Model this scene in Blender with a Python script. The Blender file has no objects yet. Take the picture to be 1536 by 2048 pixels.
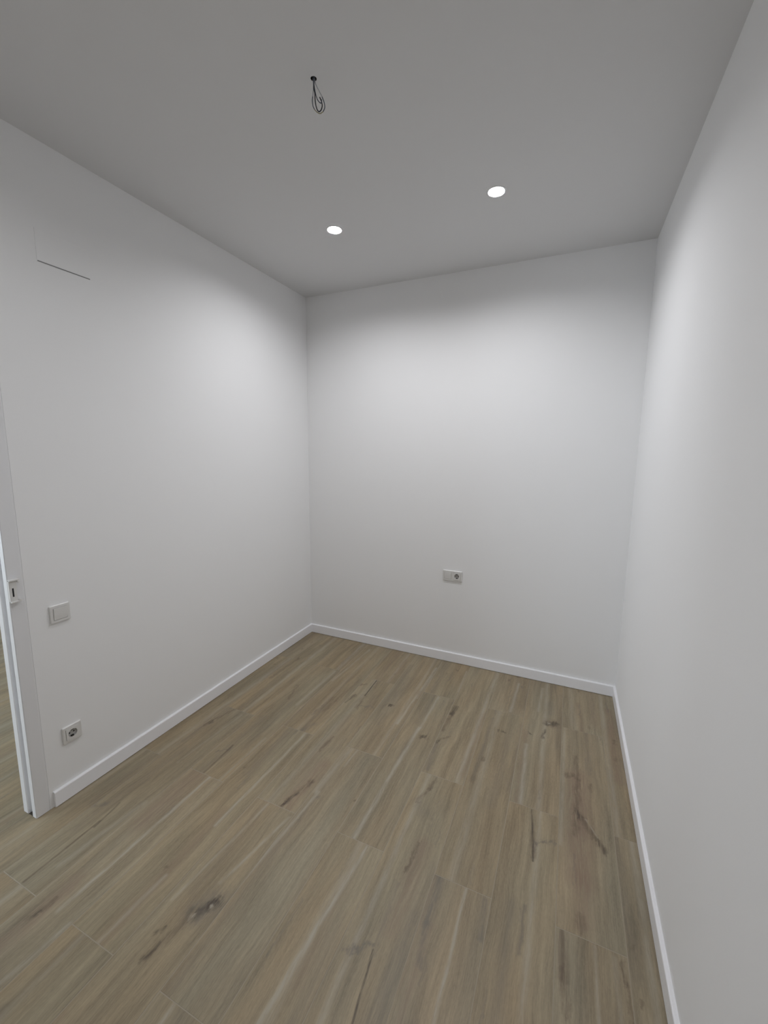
import bpy, bmesh, math, random
from mathutils import Vector, Matrix

scene = bpy.context.scene
C = scene.collection
random.seed(7)

# ------------------------------------------------------------------ camera
W, D, H = 2.504, 3.103, 2.945          # room width (x), back wall (y), ceiling height
FRONT = -0.33                           # wall behind the photographer
cam_d = bpy.data.cameras.new('camera')
cam = bpy.data.objects.new('camera', cam_d)
C.objects.link(cam)
scene.camera = cam
cam_d.sensor_fit = 'VERTICAL'
cam_d.sensor_height = 24.0
cam_d.lens = 829.2 / 2048 * 24.0
cam_d.clip_start = 0.02
yaw, pitch, roll = 0.4187, -0.1435, 0.0087
fw = Vector((-math.sin(yaw) * math.cos(pitch), math.cos(yaw) * math.cos(pitch), math.sin(pitch)))
rt = Vector((math.cos(yaw), math.sin(yaw), 0))
up = rt.cross(fw)
r2 = math.cos(roll) * rt + math.sin(roll) * up
u2 = -math.sin(roll) * rt + math.cos(roll) * up
m = Matrix((r2, u2, -fw)).transposed().to_4x4()
m.translation = Vector((2.116, 0.0, 1.671))
cam.matrix_world = m

# ------------------------------------------------------------------ world, light, exposure
world = bpy.data.worlds.new('world')
scene.world = world
world.use_nodes = True
bg = world.node_tree.nodes['Background']
bg.inputs[0].default_value = (0.75, 0.87, 1.0, 1)
bg.inputs[1].default_value = 0.6
vs = scene.view_settings
vs.view_transform = 'Standard'
vs.look = 'None'
vs.gamma = 1
vs.use_curve_mapping = False
vs.exposure = 0.0
LAMP = 985.0          # emission of the downlight diffusers
NEAR = .37              # the pair behind the viewpoint is weaker
DAY = 112.0             # daylight entering the neighbouring room's window
scene.cycles.use_denoising = True
scene.cycles.use_adaptive_sampling = True
scene.cycles.adaptive_threshold = .03
scene.cycles.max_bounces = 14
scene.cycles.diffuse_bounces = 6
scene.cycles.use_light_tree = False
scene.cycles.sample_clamp_indirect = 4.0

dl = bpy.data.lights.new('window_daylight', 'AREA')
dl.shape = 'RECTANGLE'; dl.size = 2.2; dl.size_y = 1.9
dl.energy = DAY; dl.color = (0.82, 0.91, 1.0)
dlo = bpy.data.objects.new('window_daylight', dl)
C.objects.link(dlo)
dlo.location = (-2.6, -1.74, 1.35)
dlo.rotation_euler = (math.pi / 2, 0, 0)      # shines towards +y through the window

# ------------------------------------------------------------------ helpers
def tag(o, label=None, cat=None, group=None, kind=None):
    if label: o['label'] = label
    if cat: o['category'] = cat
    if group: o['group'] = group
    if kind: o['kind'] = kind
    return o

def obj(name, bm, mat, parent=None, smooth=False):
    me = bpy.data.meshes.new(name)
    bmesh.ops.recalc_face_normals(bm, faces=bm.faces)
    if smooth:
        for f in bm.faces: f.smooth = True
    bm.to_mesh(me); bm.free()
    if mat: me.materials.append(mat)
    o = bpy.data.objects.new(name, me)
    C.objects.link(o)
    if parent: o.parent = parent
    return o

def empty(name, loc=(0, 0, 0), rz=0):
    o = bpy.data.objects.new(name, None)
    o.empty_display_size = 0.05
    C.objects.link(o)
    o.location = loc; o.rotation_euler = (0, 0, rz)
    return o

def box(bm, x0, x1, y0, y1, z0, z1, bev=0, seg=1):
    r = bmesh.ops.create_cube(bm, size=1)
    vs_ = r['verts']
    for v in vs_:
        v.co = Vector((x0 + (v.co.x + .5) * (x1 - x0), y0 + (v.co.y + .5) * (y1 - y0), z0 + (v.co.z + .5) * (z1 - z0)))
    if bev:
        es = list({e for v in vs_ for e in v.link_edges})
        bmesh.ops.bevel(bm, geom=es, offset=bev, segments=seg, affect='EDGES', profile=.5)

def bxm(*a, **k):
    bm = bmesh.new(); box(bm, *a, **k); return bm

def prism(bm, poly, place, a, b):
    """poly: list of 2-d points; place(p, t) -> 3-d point; swept from t=a to t=b"""
    A = [bm.verts.new(place(p, a)) for p in poly]
    B = [bm.verts.new(place(p, b)) for p in poly]
    n = len(poly)
    for i in range(n):
        bm.faces.new((A[i], A[(i + 1) % n], B[(i + 1) % n], B[i]))
    bm.faces.new(A[::-1]); bm.faces.new(B)

def lathe(bm, prof, axis='z', seg=40, c=(0, 0, 0)):
    """prof: list of (r, h); axis z, or y (h measured along -y)"""
    rings = []
    for r, h in prof:
        ring = []
        if r < 1e-6:
            p = (0, 0, h) if axis == 'z' else (0, -h, 0)
            ring = [bm.verts.new(Vector(p) + Vector(c))]
        else:
            for i in range(seg):
                a = 2 * math.pi * i / seg
                p = (r * math.cos(a), r * math.sin(a), h) if axis == 'z' else (r * math.cos(a), -h, r * math.sin(a))
                ring.append(bm.verts.new(Vector(p) + Vector(c)))
        rings.append(ring)
    for A, B in zip(rings, rings[1:]):
        if len(A) == 1 and len(B) == 1: continue
        for i in range(seg):
            j = (i + 1) % seg
            if len(A) == 1: bm.faces.new((A[0], B[i], B[j]))
            elif len(B) == 1: bm.faces.new((A[i], A[j], B[0]))
            else: bm.faces.new((A[i], A[j], B[j], B[i]))

def holed(bm, outer, holes, place):
    """flat face with holes"""
    es = []
    for loop in [outer] + holes:
        vv = [bm.verts.new(place(p)) for p in loop]
        for i in range(len(vv)): es.append(bm.edges.new((vv[i], vv[(i + 1) % len(vv)])))
    bmesh.ops.triangle_fill(bm, use_beauty=True, use_dissolve=False, edges=es)

def circ(cx, cy, r, n=40):
    return [(cx + r * math.cos(2 * math.pi * i / n), cy + r * math.sin(2 * math.pi * i / n)) for i in range(n)]

def rsq(w, h, r, n=5):
    pts = []
    for sx, sy, a0 in ((1, 1, 0), (-1, 1, 90), (-1, -1, 180), (1, -1, 270)):
        for i in range(n + 1):
            a = math.radians(a0 + 90 * i / n)
            pts.append((sx * (w / 2 - r) + r * math.cos(a), sy * (h / 2 - r) + r * math.sin(a)))
    return pts

def catmull(pts, n=10):
    P = [Vector(p) for p in pts]
    P = [P[0] * 2 - P[1]] + P + [P[-1] * 2 - P[-2]]
    out = []
    for i in range(1, len(P) - 2):
        a, b, c, d = P[i - 1:i + 3]
        for k in range(n):
            t = k / n
            out.append(.5 * ((2 * b) + (c - a) * t + (2 * a - 5 * b + 4 * c - d) * t * t + (3 * b - a - 3 * c + d) * t ** 3))
    out.append(P[-2])
    return out

def tube(bm, pts, r, seg=8):
    rings = []
    nprev = None
    for i, p in enumerate(pts):
        t = (pts[min(i + 1, len(pts) - 1)] - pts[max(i - 1, 0)]).normalized()
        n = (nprev - t * nprev.dot(t)) if nprev else t.orthogonal()
        n.normalize(); nprev = n
        b = t.cross(n)
        rings.append([bm.verts.new(p + r * (math.cos(2 * math.pi * k / seg) * n + math.sin(2 * math.pi * k / seg) * b)) for k in range(seg)])
    for A, B in zip(rings, rings[1:]):
        for i in range(seg):
            bm.faces.new((A[i], A[(i + 1) % seg], B[(i + 1) % seg], B[i]))
    bm.faces.new(rings[0][::-1]); bm.faces.new(rings[-1])

# ------------------------------------------------------------------ materials
def mat(name, col, rough=.5, metal=0, spec=None):
    ma = bpy.data.materials.new(name); ma.use_nodes = True
    b = ma.node_tree.nodes['Principled BSDF']
    b.inputs['Base Color'].default_value = (*col, 1)
    b.inputs['Roughness'].default_value = rough
    b.inputs['Metallic'].default_value = metal
    if spec is not None: b.inputs['Specular IOR Level'].default_value = spec
    return ma

def paint(name, col, rough, bump=.03, scale=200):
    """matt rolled emulsion paint with faint orange peel"""
    ma = bpy.data.materials.new(name); ma.use_nodes = True
    nt = ma.node_tree; nt.nodes.remove(nt.nodes['Principled BSDF'])
    b = nt.nodes.new('ShaderNodeBsdfDiffuse')
    b.inputs['Color'].default_value = (*col, 1); b.inputs['Roughness'].default_value = rough
    L = nt.links.new
    L(b.outputs[0], nt.nodes['Material Output'].inputs['Surface'])
    if bump:
        tc = nt.nodes.new('ShaderNodeTexCoord')
        n2 = nt.nodes.new('ShaderNodeTexNoise'); n2.inputs['Scale'].default_value = scale; n2.inputs['Detail'].default_value = 0
        bp = nt.nodes.new('ShaderNodeBump'); bp.inputs['Strength'].default_value = bump; bp.inputs['Distance'].default_value = .002
        L(tc.outputs['Object'], n2.inputs['Vector'])
        L(n2.outputs['Fac'], bp.inputs['Height']); L(bp.outputs['Normal'], b.inputs['Normal'])
    return ma

M = {}
M['wall'] = paint('white_wall_paint', (.84, .84, .84), 0)
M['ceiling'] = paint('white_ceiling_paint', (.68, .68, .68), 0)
M['hall'] = paint('white_hall_paint', (.80, .80, .79), 0, bump=0)
M['lacquer'] = mat('white_lacquer', (.76, .76, .77), .38)
M['board'] = mat('white_baseboard', (.88, .88, .90), .3)
M['plastic'] = mat('white_plastic', (.70, .69, .67), .28)
M['grey_plastic'] = mat('grey_plastic', (.50, .49, .47), .45)
M['black'] = mat('black_void', (.006, .006, .007), .7)  # black colour stands in for the dark inside holes and slots
M['brass'] = mat('dark_contact_metal', (.30, .29, .27), .35, 1)
M['grout'] = mat('beige_grout', (.34, .295, .225), .85)
M['gap_shade_strip'] = mat('grey_gap_shade', (.22, .22, .22), .9)
M['gap'] = mat('dark_gap_shade', (.05, .04, .03), .9)
M['metal_white'] = mat('white_reflector', (.92, .90, .86), .25)
M['wire_black'] = mat('black_wire', (.012, .014, .02), .35)
M['wire_blue'] = mat('grey_blue_wire', (.06, .08, .11), .35)
M['wire_white'] = mat('pale_grey_wire', (.50, .51, .54), .4)
M['wire_tan'] = mat('green_yellow_wire', (.36, .33, .20), .4)
def emitter(name, k):
    em = bpy.data.materials.new(name); em.use_nodes = True
    b_ = em.node_tree.nodes['Principled BSDF']
    b_.inputs['Base Color'].default_value = (.9, .9, .88, 1)
    b_.inputs['Emission Color'].default_value = (.96, .965, 1.0, 1)
    b_.inputs['Emission Strength'].default_value = k
    return em
M['emit'] = emitter('lamp_diffuser', LAMP)
M['emit_dim'] = emitter('dimmed_lamp_diffuser', LAMP * NEAR)

# ---- wood-look porcelain: base group + marks (capsule-shaped streaks, knots and cracks at their own places)
def new_group(name, ins, outs):
    g = bpy.data.node_groups.new(name, 'ShaderNodeTree')
    for n, t, d in ins:
        s = g.interface.new_socket(n, in_out='INPUT', socket_type=t)
        if d is not None: s.default_value = d
    for n, t in outs: g.interface.new_socket(n, in_out='OUTPUT', socket_type=t)
    gi = g.nodes.new('NodeGroupInput'); go = g.nodes.new('NodeGroupOutput')
    return g, gi, go

def mth(g, op, a, b=None, c=None, clamp=False):
    n = g.nodes.new('ShaderNodeMath'); n.operation = op; n.use_clamp = clamp
    for i, v in enumerate((a, b, c)):
        if v is None: continue
        if isinstance(v, (int, float)): n.inputs[i].default_value = v
        else: g.links.new(v, n.inputs[i])
    return n.outputs[0]

def vmt(g, op, a, b=None, scale=None):
    n = g.nodes.new('ShaderNodeVectorMath'); n.operation = op
    for i, v in enumerate((a, b)):
        if v is None: continue
        if isinstance(v, tuple): n.inputs[i].default_value = v
        else: g.links.new(v, n.inputs[i])
    if scale is not None:
        if isinstance(scale, (int, float)): n.inputs['Scale'].default_value = scale
        else: g.links.new(scale, n.inputs['Scale'])
    return n

# wood_base: local position + seed -> colour, wobbled position, height
g, gi, go = new_group('wood_base', [('Vector', 'NodeSocketVector', None), ('Seed', 'NodeSocketFloat', 0), ('Tint', 'NodeSocketColor', (.4, .33, .25, 1))],
                      [('Color', 'NodeSocketColor'), ('Soft', 'NodeSocketVector'), ('Rough', 'NodeSocketVector'), ('Break', 'NodeSocketFloat')])
cmb = g.nodes.new('ShaderNodeCombineXYZ')
g.links.new(mth(g, 'MULTIPLY', gi.outputs['Seed'], 3.17), cmb.inputs[0])
g.links.new(mth(g, 'MULTIPLY', gi.outputs['Seed'], 7.31), cmb.inputs[1])
g.links.new(mth(g, 'MULTIPLY', gi.outputs['Seed'], 1.93), cmb.inputs[2])
pos = vmt(g, 'ADD', gi.outputs['Vector'], cmb.outputs[0]).outputs[0]
def noise(vec, sx, sy, detail, rough=.5, dist=0):
    v = vmt(g, 'MULTIPLY', vec, (sx, sy, 1.0)).outputs[0]
    n = g.nodes.new('ShaderNodeTexNoise'); n.inputs['Scale'].default_value = 1
    n.inputs['Detail'].default_value = detail; n.inputs['Roughness'].default_value = rough; n.inputs['Distortion'].default_value = dist
    g.links.new(v, n.inputs['Vector']); return n
wob = noise(pos, 5, 3.5, 2)                        # slow sideways wander of the grain
wv = vmt(g, 'MULTIPLY', vmt(g, 'SUBTRACT', wob.outputs['Color'], (.5, .5, .5)).outputs[0], (.030, .02, 0)).outputs[0]
wpos = vmt(g, 'ADD', pos, wv).outputs[0]
fine = noise(wpos, 210, 8, 4, .7)
midn = noise(wpos, 42, 2.0, 5, .65, .3)
broad = noise(wpos, 17, 1.7, 3, .5, .4)
fleck = noise(wpos, 330, 55, 3, .7)
val = mth(g, 'ADD', mth(g, 'MULTIPLY', mth(g, 'SUBTRACT', fine.outputs['Fac'], .5), .60),
          mth(g, 'ADD', mth(g, 'MULTIPLY', mth(g, 'SUBTRACT', midn.outputs['Fac'], .5), .85),
              mth(g, 'MULTIPLY', mth(g, 'SUBTRACT', broad.outputs['Fac'], .5), .75)))
val = mth(g, 'ADD', val, mth(g, 'MULTIPLY', mth(g, 'SUBTRACT', fleck.outputs['Fac'], .5), .55))
fac = mth(g, 'ADD', val, 1.0)
colr = vmt(g, 'SCALE', gi.outputs['Tint'], None, fac).outputs[0]
# warm / grey drift
drift = noise(pos, 6, 1.1, 2)
mixn = g.nodes.new('ShaderNodeMix'); mixn.data_type = 'RGBA'; mixn.blend_type = 'MULTIPLY'
rp = g.nodes.new('ShaderNodeValToRGB')
rp.color_ramp.elements[0].position = .35; rp.color_ramp.elements[0].color = (1.04, .985, .93, 1)
rp.color_ramp.elements[1].position = .65; rp.color_ramp.elements[1].color = (.97, 1.0, 1.02, 1)
g.links.new(drift.outputs['Fac'], rp.inputs['Fac'])
mixn.inputs[0].default_value = 1
g.links.new(colr, mixn.inputs[6]); g.links.new(rp.outputs['Color'], mixn.inputs[7])
g.links.new(mixn.outputs[2], go.inputs['Color'])
g.links.new(vmt(g, 'ADD', gi.outputs['Vector'], vmt(g, 'MULTIPLY', wv, (.35, .3, 0)).outputs[0]).outputs[0], go.inputs['Soft'])
rw = noise(pos, 38, 24, 4, .65)
rv = vmt(g, 'MULTIPLY', vmt(g, 'SUBTRACT', rw.outputs['Color'], (.5, .5, .5)).outputs[0], (.042, .085, 0)).outputs[0]
g.links.new(vmt(g, 'ADD', gi.outputs['Vector'], rv).outputs[0], go.inputs['Rough'])
brk = noise(wpos, 95, 9, 4, .7)
g.links.new(mth(g, 'MULTIPLY', mth(g, 'SUBTRACT', brk.outputs['Fac'], .27), 3.4, clamp=True), go.inputs['Break'])
G_BASE = g

g, gi, go = new_group('wood_mark', [('P', 'NodeSocketVector', None), ('A', 'NodeSocketVector', None), ('B', 'NodeSocketVector', None),
                                    ('Width', 'NodeSocketFloat', .01), ('Strength', 'NodeSocketFloat', 1.0), ('Break', 'NodeSocketFloat', 1.0)], [('Mask', 'NodeSocketFloat')])
flat = vmt(g, 'MULTIPLY', gi.outputs['P'], (1, 1, 0)).outputs[0]
pa = vmt(g, 'SUBTRACT', flat, gi.outputs['A']).outputs[0]
ba = vmt(g, 'SUBTRACT', gi.outputs['B'], gi.outputs['A']).outputs[0]
t = mth(g, 'DIVIDE', vmt(g, 'DOT_PRODUCT', pa, ba).outputs['Value'], vmt(g, 'DOT_PRODUCT', ba, ba).outputs['Value'], clamp=True)
d = vmt(g, 'LENGTH', vmt(g, 'SUBTRACT', pa, vmt(g, 'SCALE', ba, None, t).outputs[0]).outputs[0]).outputs['Value']
k = mth(g, 'SUBTRACT', 1.0, mth(g, 'DIVIDE', d, gi.outputs['Width']), clamp=True)
k = mth(g, 'MULTIPLY', mth(g, 'MULTIPLY', k, k), mth(g, 'SUBTRACT', 3.0, mth(g, 'MULTIPLY', k, 2.0)))
k = mth(g, 'MULTIPLY', k, gi.outputs['Break'])
g.links.new(mth(g, 'MULTIPLY', k, gi.outputs['Strength'], clamp=True), go.inputs['Mask'])
G_MARK = g

MARKCOL = {'dark': (.060, .045, .032), 'brown': (.125, .088, .058), 'red': (.235, .165, .115), 'pale': (.40, .36, .285), 'grey': (.175, .150, .118)}

GAIN = {'dark': 1.0, 'brown': .9, 'red': 1.1, 'pale': 1.05, 'grey': 1.05}

def wood_material(name, seed, tint, marks):
    """marks: (kind, ax, ay, bx, by, width, strength, rough?) in metres from the plank's centre"""
    ma = bpy.data.materials.new(name); ma.use_nodes = True
    nt = ma.node_tree; b = nt.nodes['Principled BSDF']; L = nt.links.new
    tc = nt.nodes.new('ShaderNodeTexCoord')
    base = nt.nodes.new('ShaderNodeGroup'); base.node_tree = G_BASE
    L(tc.outputs['Object'], base.inputs['Vector'])
    base.inputs['Seed'].default_value = seed; base.inputs['Tint'].default_value = (*tint, 1)
    col = base.outputs['Color']
    for kind, ax, ay, bx, by, w, s, rough in marks:
        mk = nt.nodes.new('ShaderNodeGroup'); mk.node_tree = G_MARK
        L(base.outputs['Rough' if rough else 'Soft'], mk.inputs['P'])
        mk.inputs['A'].default_value = (ax, ay, 0); mk.inputs['B'].default_value = (bx, by + 1e-4, 0)
        mk.inputs['Width'].default_value = w * 1.15; mk.inputs['Strength'].default_value = s * GAIN[kind]
        L(base.outputs['Break'], mk.inputs['Break'])
        mx = nt.nodes.new('ShaderNodeMix'); mx.data_type = 'RGBA'
        L(mk.outputs[0], mx.inputs[0]); L(col, mx.inputs[6]); mx.inputs[7].default_value = (*MARKCOL[kind], 1)
        col = mx.outputs[2]
    L(col, b.inputs['Base Color'])
    b.inputs['Roughness'].default_value = .48
    b.inputs['Specular IOR Level'].default_value = .4
    return ma

# ------------------------------------------------------------------ floor and planks
HX0, HY0, HY1 = -3.9, -1.6, 4.6            # neighbouring room
bm = bmesh.new()
box(bm, HX0, W + .1, HY0, HY1, -.12, -.0005)
floor = tag(obj('floor', bm, M['grout']), 'beige wood-look porcelain plank floor with pale joints', kind='structure')

JX, PW, PL, GAP = 2.177, .2245, 1.197, .0022
def plank_mesh(w, l):
    bm = bmesh.new()
    box(bm, -w / 2, w / 2, -l / 2, l / 2, -.010, 0)
    es = [e for e in bm.edges if all(abs(v.co.z) < 1e-6 for v in e.verts)]
    bmesh.ops.bevel(bm, geom=es, offset=.0007, segments=1, affect='EDGES')
    bmesh.ops.recalc_face_normals(bm, faces=bm.faces)
    me = bpy.data.meshes.new('plank'); bm.to_mesh(me); bm.free()
    me.materials.append(None)
    return me

# marks seen in the photograph, in room metres: (kind, x0, y0, x1, y1, width, strength, rough)
MARKS = [
 ('brown', 2.112, 2.607, 2.125, 2.600, .052, .75, 1), ('dark', 2.095, 2.590, 2.140, 2.612, .030, .8, 1), ('pale', 2.100, 2.600, 2.104, 2.604, .012, .8, 1),
 ('dark', 2.085, 2.52, 2.073, 2.44, .013, .7, 1), ('grey', 2.10, 2.72, 2.10, 2.80, .055, .28, 0),
 ('red', 2.259, 2.20, 2.262, 1.62, .075, .75, 0), ('brown', 2.249, 2.35, 2.262, 2.17, .020, .6, 1), ('brown', 2.204, 2.176, 2.235, 2.19, .022, .75, 1),
 ('brown', 2.262, 2.17, 2.246, 1.84, .022, .7, 1), ('dark', 2.252, 1.965, 2.262, 1.93, .022, .65, 1), ('brown', 2.275, 1.93, 2.352, 1.80, .026, .8, 1), ('dark', 2.335, 1.83, 2.357, 1.79, .018, .55, 1),
 ('pale', 2.29, 1.93, 2.335, 1.85, .006, .5, 0), ('brown', 2.315, 2.16, 2.318, 2.12, .013, .6, 1), ('red', 2.27, 1.62, 2.268, 1.45, .05, .5, 0),
 ('grey', .985, .91, 1.012, .955, .075, .85, 1), ('dark', .970, .895, 1.022, .965, .028, .6, 1), ('dark', 1.000, .945, 1.020, .972, .016, .7, 1), ('pale', .970, .878, .974, .884, .010, .8, 1), ('pale', 1.012, .936, 1.015, .945, .009, .7, 1),
 ('brown', .965, .87, .933, .735, .020, .65, 1), ('dark', .938, .775, .930, .72, .011, .6, 1), ('dark', .905, .80, .915, .82, .012, .6, 1),
 ('dark', 1.427, 2.145, 1.430, 2.16, .016, .9, 1), ('brown', 1.415, 2.15, 1.445, 2.155, .020, .6, 1),
 ('dark', 1.123, 2.350, 1.128, 2.360, .016, .9, 1), ('brown', 1.112, 2.352, 1.142, 2.368, .018, .6, 1),
 ('dark', 1.520, 2.44, 1.535, 2.52, .022, .75, 1), ('brown', 1.513, 2.25, 1.528, 2.45, .018, .75, 1), ('brown', 1.525, 2.17, 1.565, 2.22, .014, .65, 1), ('dark', 1.512, 2.14, 1.520, 2.16, .014, .7, 1), ('grey', 1.513, 2.12, 1.528, 1.92, .022, .6, 0),
 ('dark', 1.822, 2.392, 1.830, 2.392, .013, .8, 1), ('dark', 1.852, 2.400, 1.858, 2.400, .013, .8, 1), ('dark', 2.002, 2.448, 2.004, 2.452, .013, .75, 1),
 ('brown', 1.785, 2.10, 1.786, 2.13, .015, .75, 1), ('grey', 1.765, 1.95, 1.772, 2.50, .016, .5, 0), ('brown', 1.764, 1.93, 1.768, 1.97, .018, .6, 1),
 ('brown', 2.460, 2.568, 2.462, 2.59, .016, .75, 1), ('brown', 2.455, 2.421, 2.457, 2.43, .018, .6, 1), ('red', 2.45, 2.9, 2.45, 2.25, .035, .6, 0),
 ('brown', .446, .635, .461, .718, .018, .75, 1), ('dark', .449, .648, .455, .672, .011, .8, 1), ('red', .46, .80, .46, .45, .055, .55, 0),
 ('brown', .968, 1.405, 1.013, 1.590, .018, .85, 1), ('dark', .970, 1.41, .990, 1.50, .009, .7, 1), ('red', .985, 1.42, 1.010, 1.72, .065, .6, 0), ('brown', 1.010, 1.58, 1.020, 1.60, .018, .7, 1),
 ('grey', 1.103, 1.516, 1.106, 1.525, .017, .75, 1), ('brown', 1.271, 1.577, 1.273, 1.58, .009, .7, 0), ('grey', 1.901, 2.952, 1.903, 2.956, .014, .7, 1),
 ('brown', .197, 2.609, .200, 2.63, .016, .8, 1), ('brown', .185, 2.28, .20, 2.62, .014, .55, 1), ('grey', .225, 2.888, .240, 2.89, .014, .7, 1),
 ('grey', 1.525, 1.032, 1.560, 1.045, .016, .7, 1), ('grey', 1.560, 1.045, 1.607, 1.085, .013, .75, 1),
 ('brown', .165, 1.684, .221, 1.885, .014, .6, 1), ('dark', .180, 1.715, .190, 1.74, .012, .7, 1),
 ('grey', .409, 1.545, .461, 1.598, .011, .7, 1), ('grey', .165, 1.037, .205, 1.075, .014, .7, 1),
 ('brown', 1.590, 1.868, 1.580, 1.80, .015, .7, 1), ('brown', 1.580, 1.80, 1.545, 1.705, .014, .7, 1), ('grey', 1.56, 1.70, 1.60, 1.66, .05, .35, 1),
 ('grey', 2.085, 1.712, 2.168, 1.75, .012, .8, 1), ('grey', 2.085, 1.712, 2.085, 1.67, .012, .6, 1),
 ('grey', 1.932, 1.385, 1.940, 1.25, .015, .75, 0), ('grey', 1.752, 1.400, 1.753, 1.22, .026, .8, 0), ('grey', 1.756, 1.22, 1.770, 1.10, .020, .6, 1),
 ('brown', 2.200, 1.40, 2.203, 1.25, .024, .8, 0), ('brown', 2.205, 1.27, 2.213, 1.16, .018, .7, 1), ('brown', 2.257, 1.424, 2.258, 1.47, .024, .6, 1),
 ('brown', 2.386, 1.370, 2.392, 1.31, .014, .8, 1), ('brown', 2.392, 1.31, 2.398, 1.18, .010, .7, 1),
 ('dark', .916, 2.590, .925, 2.38, .006, .95, 0), ('brown', .925, 2.40, .935, 2.24, .018, .6, 1), ('grey', .945, 2.262, 1.035, 2.29, .011, .7, 1), ('brown', .93, 2.59, .945, 2.50, .014, .4, 1),
 ('dark', .258, 1.10, .279, .97, .007, .75, 0), ('brown', .270, 1.00, .277, .705, .007, .9, 0),
 ('dark', 2.060, 1.880, 2.083, 1.62, .006, .85, 0), ('brown', 2.075, 1.75, 2.083, 1.64, .014, .5, 1), ('grey', 2.064, 1.42, 2.069, 1.25, .013, .6, 1),
 ('dark', 1.616, 1.068, 1.640, .86, .006, .85, 0), ('grey', 1.605, 1.30, 1.620, 1.05, .016, .45, 1), ('brown', 1.627, 1.50, 1.620, 1.36, .011, .75, 1), ('red', 1.65, 1.5, 1.65, 1.15, .05, .45, 0),
 ('brown', .941, 1.925, .931, 1.80, .012, .7, 1), ('brown', .470, 1.407, .456, 1.625, .009, .85, 0), ('red', .45, 1.39, .45, 1.08, .08, .5, 0),
 ('brown', .80, 2.55, .76, 2.12, .018, .45, 1), ('dark', .835, 2.26, .86, 2.36, .014, .65, 1), ('brown', .71, 2.05, .735, 2.27, .013, .5, 1), ('brown', .83, 2.48, .87, 2.52, .012, .7, 1),
 ('brown', .42, 2.30, .47, 2.12, .014, .6, 1), ('grey', .74, 1.90, .775, 1.98, .022, .6, 1),
 # pale sapwood streaks
 ('pale', .523, 1.40, .514, .70, .013, .8, 0), ('pale', .776, 1.885, .764, 1.20, .012, .75, 0), ('pale', 1.377, 2.22, 1.358, 1.40, .017, .7, 0), ('pale', 1.395, 2.58, 1.38, 2.2, .015, .6, 0),
 ('pale', 1.712, 3.09, 1.690, 1.90, .020, .55, 0), ('pale', 1.991, 2.34, 2.006, 1.90, .016, .65, 0), ('pale', 1.431, 1.39, 1.385, .75, .014, .75, 0), ('pale', 1.856, 1.395, 1.858, .60, .010, .75, 0),
 ('pale', 1.263, 2.95, 1.240, 2.2, .014, .65, 0), ('pale', 1.283, 3.06, 1.262, 2.5, .010, .4, 0), ('pale', .757, .95, .740, .45, .013, .5, 0), ('pale', 1.125, .69, 1.105, .3, .012, .7, 0), ('pale', 1.115, 1.75, 1.125, 1.9, .008, .5, 0),
 ('pale', 2.302, 1.39, 2.314, .8, .010, .5, 0), ('pale', .60, .69, .57, .4, .014, .6, 0), ('pale', 1.04, 1.37, .975, 1.02, .011, .6, 0), ('pale', 1.085, 1.88, 1.07, 1.55, .022, .45, 0), ('pale', 1.085, 1.55, 1.03, .8, .014, .6, 0),
 ('pale', .66, 3.0, .62, 2.45, .013, .5, 0), ('pale', .585, 1.75, .58, 1.2, .012, .4, 0), ('pale', .36, 1.15, .33, .8, .02, .4, 0), ('pale', 2.19, 3.0, 2.188, 1.75, .012, .45, 0),
 ('pale', 1.88, 2.99, 1.87, 2.62, .014, .6, 0), ('pale', 1.49, 3.0, 1.50, 2.7, .010, .5, 0), ('pale', .905, 1.39, .86, .9, .010, .5, 0), ('pale', .57, 2.57, .56, 2.1, .016, .5, 0),
 ('pale', .305, 1.86, .28, 1.4, .010, .35, 0), ('pale', 2.045, 3.0, 2.03, 2.7, .014, .45, 0), ('pale', 2.36, 1.38, 2.375, .7, .012, .3, 0),
]
BASE_TINT = (.280, .231, .153)
plank_cache = {}
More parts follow.
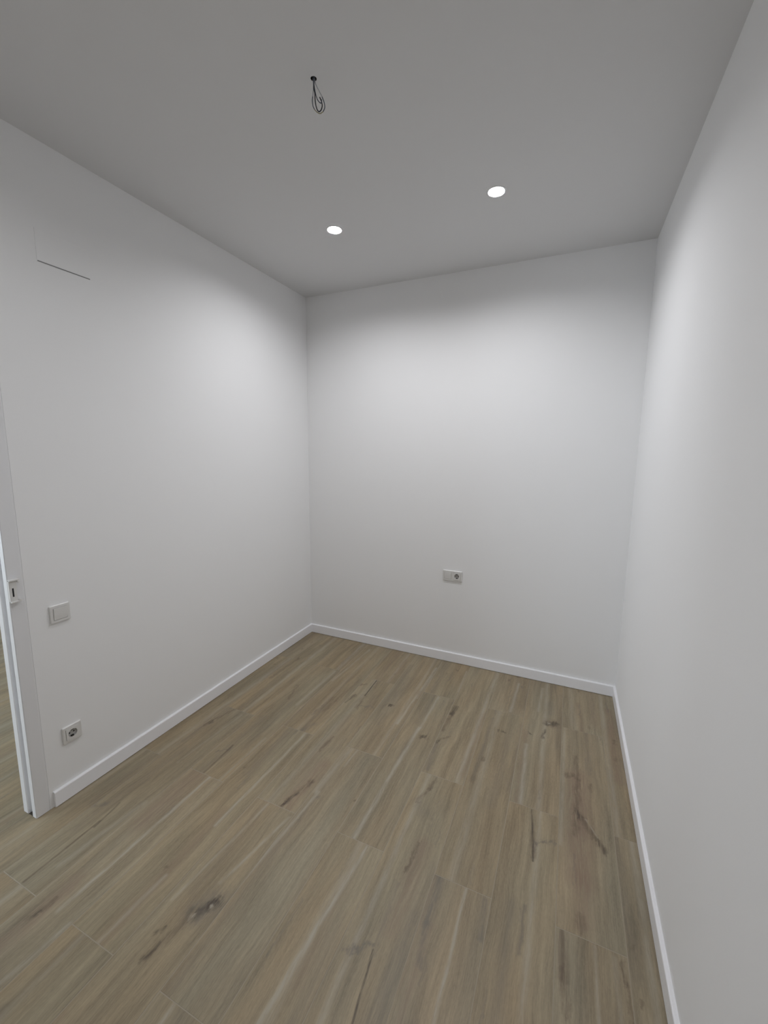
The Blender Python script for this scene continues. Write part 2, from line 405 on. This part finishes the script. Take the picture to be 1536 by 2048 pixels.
def add_plank(x0, x1, y0, y1, seed):
    rnd = random.Random(seed * 31 + 5)
    w, l = round(x1 - x0 - GAP, 4), round(y1 - y0 - GAP, 4)
    if (w, l) not in plank_cache: plank_cache[(w, l)] = plank_mesh(w, l)
    o = bpy.data.objects.new('plank', plank_cache[(w, l)])
    C.objects.link(o); o.parent = floor
    cx, cy = (x0 + x1) / 2, (y0 + y1) / 2
    o.location = (cx, cy, 0)
    mk = []
    for kd, ax, ay, bx, by, wd, st, rg in MARKS:
        mxm, mym = (ax + bx) / 2, (ay + by) / 2
        if x0 <= mxm <= x1 and y0 <= mym <= y1:
            mk.append((kd, ax - cx, ay - cy, bx - cx, by - cy, wd, st, rg))
    mk.sort(key=lambda q: {'red': 0, 'pale': 1, 'grey': 2, 'brown': 3, 'dark': 4}[q[0]] if q[5] > .0125 or q[0] != 'pale' else 5)
    n_here = len(mk)
    # quieter figure of the plank's own: pale band, soft dark band, little pin knots
    hw, hl = w / 2, l / 2
    if sum(q[0] == 'pale' for q in mk) == 0 or rnd.random() < .35:
        u = rnd.uniform(-hw * .85, hw * .85); mk.insert(0, ('pale', u, -hl, u + rnd.uniform(-.02, .02), hl, rnd.uniform(.014, .028), rnd.uniform(.25, .5), 0))
    for _ in range(2):
        u = rnd.uniform(-hw, hw); v = rnd.uniform(-hl, hl)
        mk.insert(0, (rnd.choice(['grey', 'red', 'grey']), u, v - .28, u + rnd.uniform(-.03, .03), v + .28, rnd.uniform(.02, .045), rnd.uniform(.2, .38), rnd.choice((0, 1))))
    for _ in range(2):
        u = rnd.uniform(-hw, hw); v = rnd.uniform(-hl, hl)
        mk.append(('grey', u, v, u + rnd.uniform(-.004, .004), v + rnd.uniform(.05, .2), .007, rnd.uniform(.3, .55), 1))
    if n_here < 3:
        for _ in range(2):
            u = rnd.uniform(-hw * .8, hw * .8); v = rnd.uniform(-hl, hl)
            mk.append(('brown', u, v, u + .006, v + .01, .012, .6, 1))
    s = rnd.uniform(.965, 1.035); h = rnd.uniform(-.004, .005)
    tint = (BASE_TINT[0] * s + h, BASE_TINT[1] * s, BASE_TINT[2] * s - h)
    o.material_slots[0].link = 'OBJECT'
    o.material_slots[0].material = wood_material('wood_look_tile', seed * 1.37 % 50, tint, mk)

seed = 1
for k in range(-2, 27):
    x1 = JX - k * PW; x0 = x1 - PW
    if k == -2: x1 = W - .004
    base = 1.401 if k % 2 else 1.892
    if k >= 12: lo, hi = .3, 3.2
    elif k >= 9: lo, hi = -.4, 3.2
    else: lo, hi = FRONT, D - .004
    y0 = base - 4 * PL
    while y0 < hi:
        a, b = max(y0, lo) if k < 10 else y0, min(y0 + PL, D - .004) if k < 10 else y0 + PL
        if y0 + PL > lo and b - a > .03 and a < hi:
            add_plank(x0, x1, a, b, seed)
        seed += 1
        y0 += PL

# ------------------------------------------------------------------ walls
T = .10
J0, J1, DH = .086, .886, 2.10           # door opening along the left wall, and its height
CAS = .056                               # width of the door frame's face
def struct(o, label): return tag(o, label, kind='structure')
bm = bmesh.new()
box(bm, -T, 0, J1 + CAS + .0025, D + T, 0, H)
box(bm, -T, 0, FRONT - T, J0 - CAS, 0, H)
box(bm, -T, 0, J0 - CAS, J1 + CAS + .0025, DH + CAS, H)
wall_left = struct(obj('wall_left', bm, M['wall']), 'white painted left wall beside the door opening')
struct(obj('wall_back', bxm(0, W + T, D, D + T, 0, H), M['wall']), 'white painted back wall with the double outlet')
struct(obj('wall_right', bxm(W, W + T, FRONT - T, D, 0, H), M['wall']), 'plain white painted right wall')
struct(obj('wall_front', bxm(0, W, FRONT - T, FRONT, 0, H), M['wall']), 'white wall behind the viewpoint')

LAMPS = [(.777, 2.266), (1.696, 2.271), (.777, .505), (1.696, .503)]
HOLE = (1.219, 1.386)
bm = bmesh.new()
holed(bm, [(-T, FRONT - T), (W + T, FRONT - T), (W + T, D + T), (-T, D + T)],
      [circ(x, y, .0415) for x, y in LAMPS] + [circ(*HOLE, .0105, 24)], lambda p: (p[0], p[1], H))
for x, y in LAMPS:
    lathe(bm, [(.0415, 0), (.0415, .06), (0, .06)], c=(x, y, H))
for r_, z_ in ((.0105, .018),):
    lathe(bm, [(r_, 0), (r_, z_)], seg=24, c=(*HOLE, H))
z = H + .12
vv = [bm.verts.new(q) for q in ((-T, FRONT - T, z), (W + T, FRONT - T, z), (W + T, D + T, z), (-T, D + T, z))]
bm.faces.new(vv)
lo_ = [bm.verts.new(q) for q in ((-T, FRONT - T, H), (W + T, FRONT - T, H), (W + T, D + T, H), (-T, D + T, H))]
for i in range(4): bm.faces.new((lo_[i], lo_[(i + 1) % 4], vv[(i + 1) % 4], vv[i]))
struct(obj('ceiling', bm, M['ceiling']), 'white painted ceiling with two lit downlights and a wire outlet')

# neighbouring room seen through the door opening
bm = bmesh.new()
WX0, WX1, WZ0, WZ1 = -3.7, -1.5, .4, 2.3
box(bm, HX0 - T, WX0, HY0 - T, HY0, 0, H); box(bm, WX1, -T, HY0 - T, HY0, 0, H)
box(bm, WX0, WX1, HY0 - T, HY0, 0, WZ0); box(bm, WX0, WX1, HY0 - T, HY0, WZ1, H)
struct(obj('wall_hall_south', bm, M['hall']), 'white window wall of the neighbouring room')
struct(obj('wall_hall_north', bxm(HX0 - T, -T, HY1, HY1 + T, 0, H), M['hall']), 'white end wall of the neighbouring room')
struct(obj('wall_hall_far', bxm(HX0 - T, HX0, HY0, HY1, 0, H), M['hall']), 'white far wall of the neighbouring room')
bm = bmesh.new()
box(bm, -T, 0, D + T, HY1 + T, 0, H); box(bm, -T, 0, HY0 - T, FRONT - T, 0, H)
struct(obj('wall_hall_near', bm, M['hall']), 'white near wall of the neighbouring room')
struct(obj('ceiling_hall', bxm(HX0 - T, -T, HY0 - T, HY1 + T, H, H + .12), M['hall']), 'white ceiling of the neighbouring room')
xc = (WX0 + WX1) / 2
win = struct(empty('window_1', (xc, HY0, 0)), 'white framed window of the neighbouring room')
bm = bmesh.new()
for x0_, x1_, z0_, z1_ in ((WX0 - xc, WX0 - xc + .06, WZ0, WZ1), (WX1 - xc - .06, WX1 - xc, WZ0, WZ1), (-.04, .04, WZ0, WZ1),
                           (WX0 - xc, WX1 - xc, WZ0, WZ0 + .06), (WX0 - xc, WX1 - xc, WZ1 - .06, WZ1)):
    box(bm, x0_, x1_, -.07, -.02, z0_, z1_)
obj('window_frame', bm, M['lacquer'], win)

# ------------------------------------------------------------------ baseboards
BH, BT = .078, .0145
prof = [(0, 0), (BT - .006, 0), (BT - .006, .0032), (BT, .0032), (BT, BH - .0045), (BT - .0015, BH - .0015), (BT - .0045, BH), (0, BH)]
def board(place, a, b):
    bm = bmesh.new(); prism(bm, prof, place, a, b); return bm
struct(obj('baseboard_left', board(lambda p, t: (p[0], t, p[1]), .959, D), M['board']), 'white baseboard along the left wall')
struct(obj('baseboard_right', board(lambda p, t: (W - p[0], t, p[1]), FRONT, D), M['board']), 'white baseboard along the right wall')
bb = struct(empty('baseboard_back', (0, D, 0)), 'white baseboard in two lengths along the back wall')
XB = 2.113
obj('board', board(lambda p, t: (t, -p[0], p[1]), BT, XB - .0004), M['board'], bb)
obj('board', board(lambda p, t: (t, -p[0], p[1]), XB + .0004, W - BT), M['board'], bb)

# ------------------------------------------------------------------ door frame
door = struct(empty('door_1', (0, J1, 0)), 'white lacquered pocket door frame with a grooved jamb')
def jamb_prof(sgn):
    # plan section (x, y from the opening edge, into the wall); grooved for the sliding leaf
    return [(.002, 0.003), (.002, CAS - .003), (0, CAS), (-T, CAS), (-T - .002, CAS - .003), (-T - .002, .003), (-T + .001, 0),
            (-.068, 0), (-.064, .003), (-.064, .018), (-.031, .018), (-.031, .003), (-.027, 0), (-.001, 0)]
bm = bmesh.new()
prism(bm, jamb_prof(1), lambda p, t: (p[0], p[1], t), .002, DH + CAS)
obj('jamb', bm, M['lacquer'], door)
obj('joint', bxm(-T + .01, -.0016, CAS, CAS + .0025, 0, DH + CAS), M['wall'], door)
bm = bmesh.new()
prism(bm, jamb_prof(1), lambda p, t: (p[0], J0 - J1 - p[1], t), .002, DH + CAS)
obj('jamb', bm, M['lacquer'], door)
obj('head', bxm(-T - .002, .002, J0 - J1, 0, DH, DH + CAS, bev=.002), M['lacquer'], door)
obj('foot_gap_shade', bxm(-T + .004, -.004, .002, CAS - .002, 0, .0021), M['gap'], door)  # dark fill paints the shade of the gap under the jamb
# latch keeper on the frame's face
kp = tag(obj('latch_keeper', bxm(0, .014, 0, .026, 0, .098, bev=.002), M['plastic'], door), 'white latch keeper with a black slot')
kp.location = (.002, -.001, 1.030)
fl = bmesh.new(); box(fl, .0, .021, 0, .036, .092, .099, bev=.0015); box(fl, .0, .021, 0, .036, -.001, .006, bev=.0015)
obj('flange', fl, M['plastic'], kp)
for zz in (.088, .008):
    bm = bmesh.new(); lathe(bm, [(0, 0), (.0045, 0), (.0045, .007), (.003, .0085), (0, .0085)], seg=16)
    for v in bm.verts: v.co = Vector((v.co.z, v.co.x, v.co.y))
    o = obj('screw', bm, M['plastic'], kp, smooth=False); o.location = (.013, .031, zz)
obj('slot', bxm(.0135, .0145, .009, .0145, .025, .062), M['black'], kp)

# ------------------------------------------------------------------ wall devices (local: x right, z up, wall at y=0, facing -y)
def frame_piece(parent, w, h, holes):
    bm = bmesh.new()
    o_ = rsq(w, h, .005); o2 = rsq(w - .005, h - .005, .004); yb, yf = 0, -.009
    A = [bm.verts.new((p[0], yb, p[1])) for p in o_]; B = [bm.verts.new((p[0], yf + .0025, p[1])) for p in o_]
    Cc = [bm.verts.new((p[0], yf, p[1])) for p in o2]
    n = len(o_)
    for P, Q in ((A, B), (B, Cc)):
        for i in range(n): bm.faces.new((P[i], P[(i + 1) % n], Q[(i + 1) % n], Q[i]))
    loops = []
    for cx, s in holes:
        loops.append([bm.verts.new((cx + p[0], yf, p[1])) for p in rsq(s, s, .003)])
    es = []
    for lp in [Cc] + loops:
        for i in range(len(lp)):
            e = bm.edges.get((lp[i], lp[(i + 1) % len(lp)])) or bm.edges.new((lp[i], lp[(i + 1) % len(lp)]))
            es.append(e)
    bmesh.ops.triangle_fill(bm, use_beauty=True, edges=es)
    for lp in loops:
        back = [bm.verts.new((v.co.x, -.001, v.co.z)) for v in lp]
        for i in range(len(lp)): bm.faces.new((lp[i], lp[(i + 1) % len(lp)], back[(i + 1) % len(lp)], back[i]))
    return obj('frame', bm, M['plastic'], parent)

def rocker(parent, cx, s=.0555):
    bm = bmesh.new()
    # slightly tilted key: bottom pressed in
    a = s / 2
    prism(bm, [(-.002, -a), (-.0100, -a), (-.0118, -a * .2), (-.0125, a), (-.002, a)], lambda p, t: (cx + t, p[0], p[1]), -a, a)
    bmesh.ops.bevel(bm, geom=[e for e in bm.edges], offset=.0009, segments=2, affect='EDGES')
    return obj('rocker', bm, M['plastic'], parent)

def socket(parent, cx, s=.0555):
    a = s / 2; yf = -.0118
    bm = bmesh.new()
    holed(bm, [(-a, -a), (a, -a), (a, a), (-a, a)], [circ(0, 0, .0198)], lambda p: (cx + p[0], yf, p[1]))
    for i, (p, q) in enumerate((((-a, -a), (a, -a)), ((a, -a), (a, a)), ((a, a), (-a, a)), ((-a, a), (-a, -a)))):
        bm.faces.new([bm.verts.new(t_) for t_ in ((cx + p[0], yf, p[1]), (cx + q[0], yf, q[1]), (cx + q[0], -.002, q[1]), (cx + p[0], -.002, p[1]))])
    ins = obj('socket_insert', bm, M['plastic'], parent)
    bm = bmesh.new()
    lathe(bm, [(.0198, -yf), (.0192, .0016), (.0182, .0010), (0, .0010)], axis='y', seg=40, c=(cx, 0, 0))
    cup = tag(obj('socket_well', bm, M['grey_plastic'], ins, smooth=False), 'round recessed grey socket well')
    for sx in (-1, 1):
        bm = bmesh.new(); lathe(bm, [(.0033, .0010), (.0033, .0016), (0, .0016)], axis='y', seg=16, c=(cx + sx * .0095, 0, 0))
        obj('pin_hole', bm, M['black'], ins)
    for sz in (-1, 1):
        o = obj('earth_clip', bxm(cx - .0028, cx + .0028, -.0098, -.0012, sz * .0172 - .0014, sz * .0172 + .0014), M['brass'], ins)
        obj('clip_slot', bxm(cx - .0060, cx + .0060, -.0078, -.0012, min(sz * .0128, sz * .0182), max(sz * .0128, sz * .0182)), M['black'], ins)
    return ins

# the walls carry boxes behind the wells
def wall_device(name, loc, rz, label, cat, group=None):
    o = empty(name, loc, rz); tag(o, label, cat, group); return o

sw = wall_device('light_switch', (.0, 1.0645, .922), math.pi / 2, 'square white single rocker light switch beside the door frame', 'light switch')
frame_piece(sw, .0836, .0836, [(0, .0575)]); rocker(sw, 0)
so = wall_device('wall_socket', (.0, 1.0614, .3195), math.pi / 2, 'square white single power socket low on left wall above the baseboard', 'socket')
frame_piece(so, .0836, .0836, [(0, .0575)]); socket(so, 0)
db = wall_device('switch_and_socket', (1.330, D, .7140), 0, 'white double plate with rocker switch and round socket on back wall', 'outlet')
frame_piece(db, .1530, .0836, [(-.0355, .0575), (.0355, .0575)]); rocker(db, -.0355); socket(db, .0355)

# ------------------------------------------------------------------ cover plate high on the left wall
y0, y1, z0, z1 = 1.122, 1.338, 2.459, 2.592
cp = empty('access_cover', (0, (y0 + y1) / 2, z0)); tag(cp, 'white rectangular cover plate with painted gap shade along its lower edge, high on left wall', 'cover plate')
hy = (y1 - y0) / 2
h_ = z1 - z0
obj('plate', bxm(0, .0012, -hy, hy, .0042, h_, bev=.0008), M['wall'], cp)
obj('gap_shade_strip', bxm(0, .0008, -hy + .002, hy - .002, 0, .0042), M['gap_shade_strip'], cp)  # flat grey strip paints the shade of the gap below the plate

# ------------------------------------------------------------------ downlights
def downlight(x, y, label, em='emit'):
    o = empty('downlight', (x, y, H)); tag(o, label, 'downlight', 'recessed ceiling downlights')
    bm = bmesh.new(); lathe(bm, [(.0385, .001), (.0385, -.0020), (.0395, -.0030), (.0460, -.0028), (.0480, -.0010), (.0480, 0)])
    obj('trim_ring', bm, M['lacquer'], o, smooth=True)
    bm = bmesh.new(); lathe(bm, [(.0385, -.0015), (.0370, .006), (.0340, .0135)])
    obj('reflector', bm, M['metal_white'], o, smooth=True)
    bm = bmesh.new(); lathe(bm, [(.0340, .0140), (.0336, .0133), (.0245, .0103), (.0135, .0083), (0, .0075)], seg=24)
    tag(obj('diffuser', bm, M[em], o, smooth=True), 'glowing warm white diffuser')
    return o
downlight(*LAMPS[0], 'lit recessed ceiling downlight nearer the left wall')
downlight(*LAMPS[1], 'lit recessed ceiling downlight nearer the right wall')
downlight(*LAMPS[2], 'lit recessed ceiling downlight behind the viewpoint, by the door', 'emit_dim')
downlight(*LAMPS[3], 'lit recessed ceiling downlight behind the viewpoint, by the right wall', 'emit_dim')

# ------------------------------------------------------------------ loose wires from the ceiling outlet
wr = empty('hanging_wires', (*HOLE, H)); tag(wr, 'loose looped electrical wires hanging from a hole in the ceiling', 'wires')
RX = Vector((.8396, .5432, 0)); NX = Vector((-.5432, .8396, 0))
def wire(pts, r, m_, depth, name='wire', label=None):
    P = [RX * (s / 1000) + Vector((0, 0, h / 1000)) + NX * (dd / 1000) for (s, h), dd in zip(pts, depth)]
    bm = bmesh.new(); tube(bm, catmull(P, 8), r)
    o = obj(name, bm, m_, wr, smooth=True)
    if label: o['label'] = label
bm = bmesh.new(); lathe(bm, [(.0100, .0002), (.0098, .012), (.0095, .016), (0, .016)], seg=24)
obj('outlet_hole', bm, M['black'], wr)  # black cup paints the darkness up inside the hole
blk = [(.5, 14), (1.0, -10), (.7, -33.2), (3.6, -45.6), (3.9, -63.1), (6.3, -82.1), (11.4, -95.9), (17.7, -98.4), (24.1, -91.2), (28.2, -77.8), (26.2, -65.2), (20.1, -52.3)]
wire(blk, .0018, M['wire_black'], [0, 0, -1, -2, -3, -3, -2, 0, 2, 3, 3, 2], label='black wire loop')
out = [(-2.2, 14), (-2.0, -8), (-1.7, -19.2), (-2.1, -35), (-4.4, -52.9), (-5.7, -65.9), (-3.6, -80.0), (1.7, -90.6), (11.4, -99.1), (21.2, -102.0), (31.2, -96.0), (36.8, -83.2), (35.2, -68.9), (28.2, -52.1), (17.7, -34.2), (8.2, -18.1), (4.0, -4), (3.6, 12)]
wire(out[:5], .0014, M['wire_white'], [3] * 5, label='pale grey wire')
wire(out[4:8], .0015, M['wire_blue'], [3, 4, 5, 5], label='blue grey wire')
wire(out[7:11], .0015, M['wire_tan'], [5, 4, 3, 2], label='green and yellow wire')
wire(out[10:14], .0015, M['wire_blue'], [2, 1, 0, 0], label='blue grey wire')
wire(out[13:], .0014, M['wire_white'], [0, 0, 0, 1, 1], label='pale grey wire')
wire([(.5, 13), (1.0, -14), (2.5, -30), (5.5, -45), (7.2, -52), (9.3, -57.6), (13.6, -66.7), (21.6, -73.4), (26.1, -71.0), (26.2, -62)], .0014, M['wire_blue'], [-3] * 10, label='blue grey wire hook')
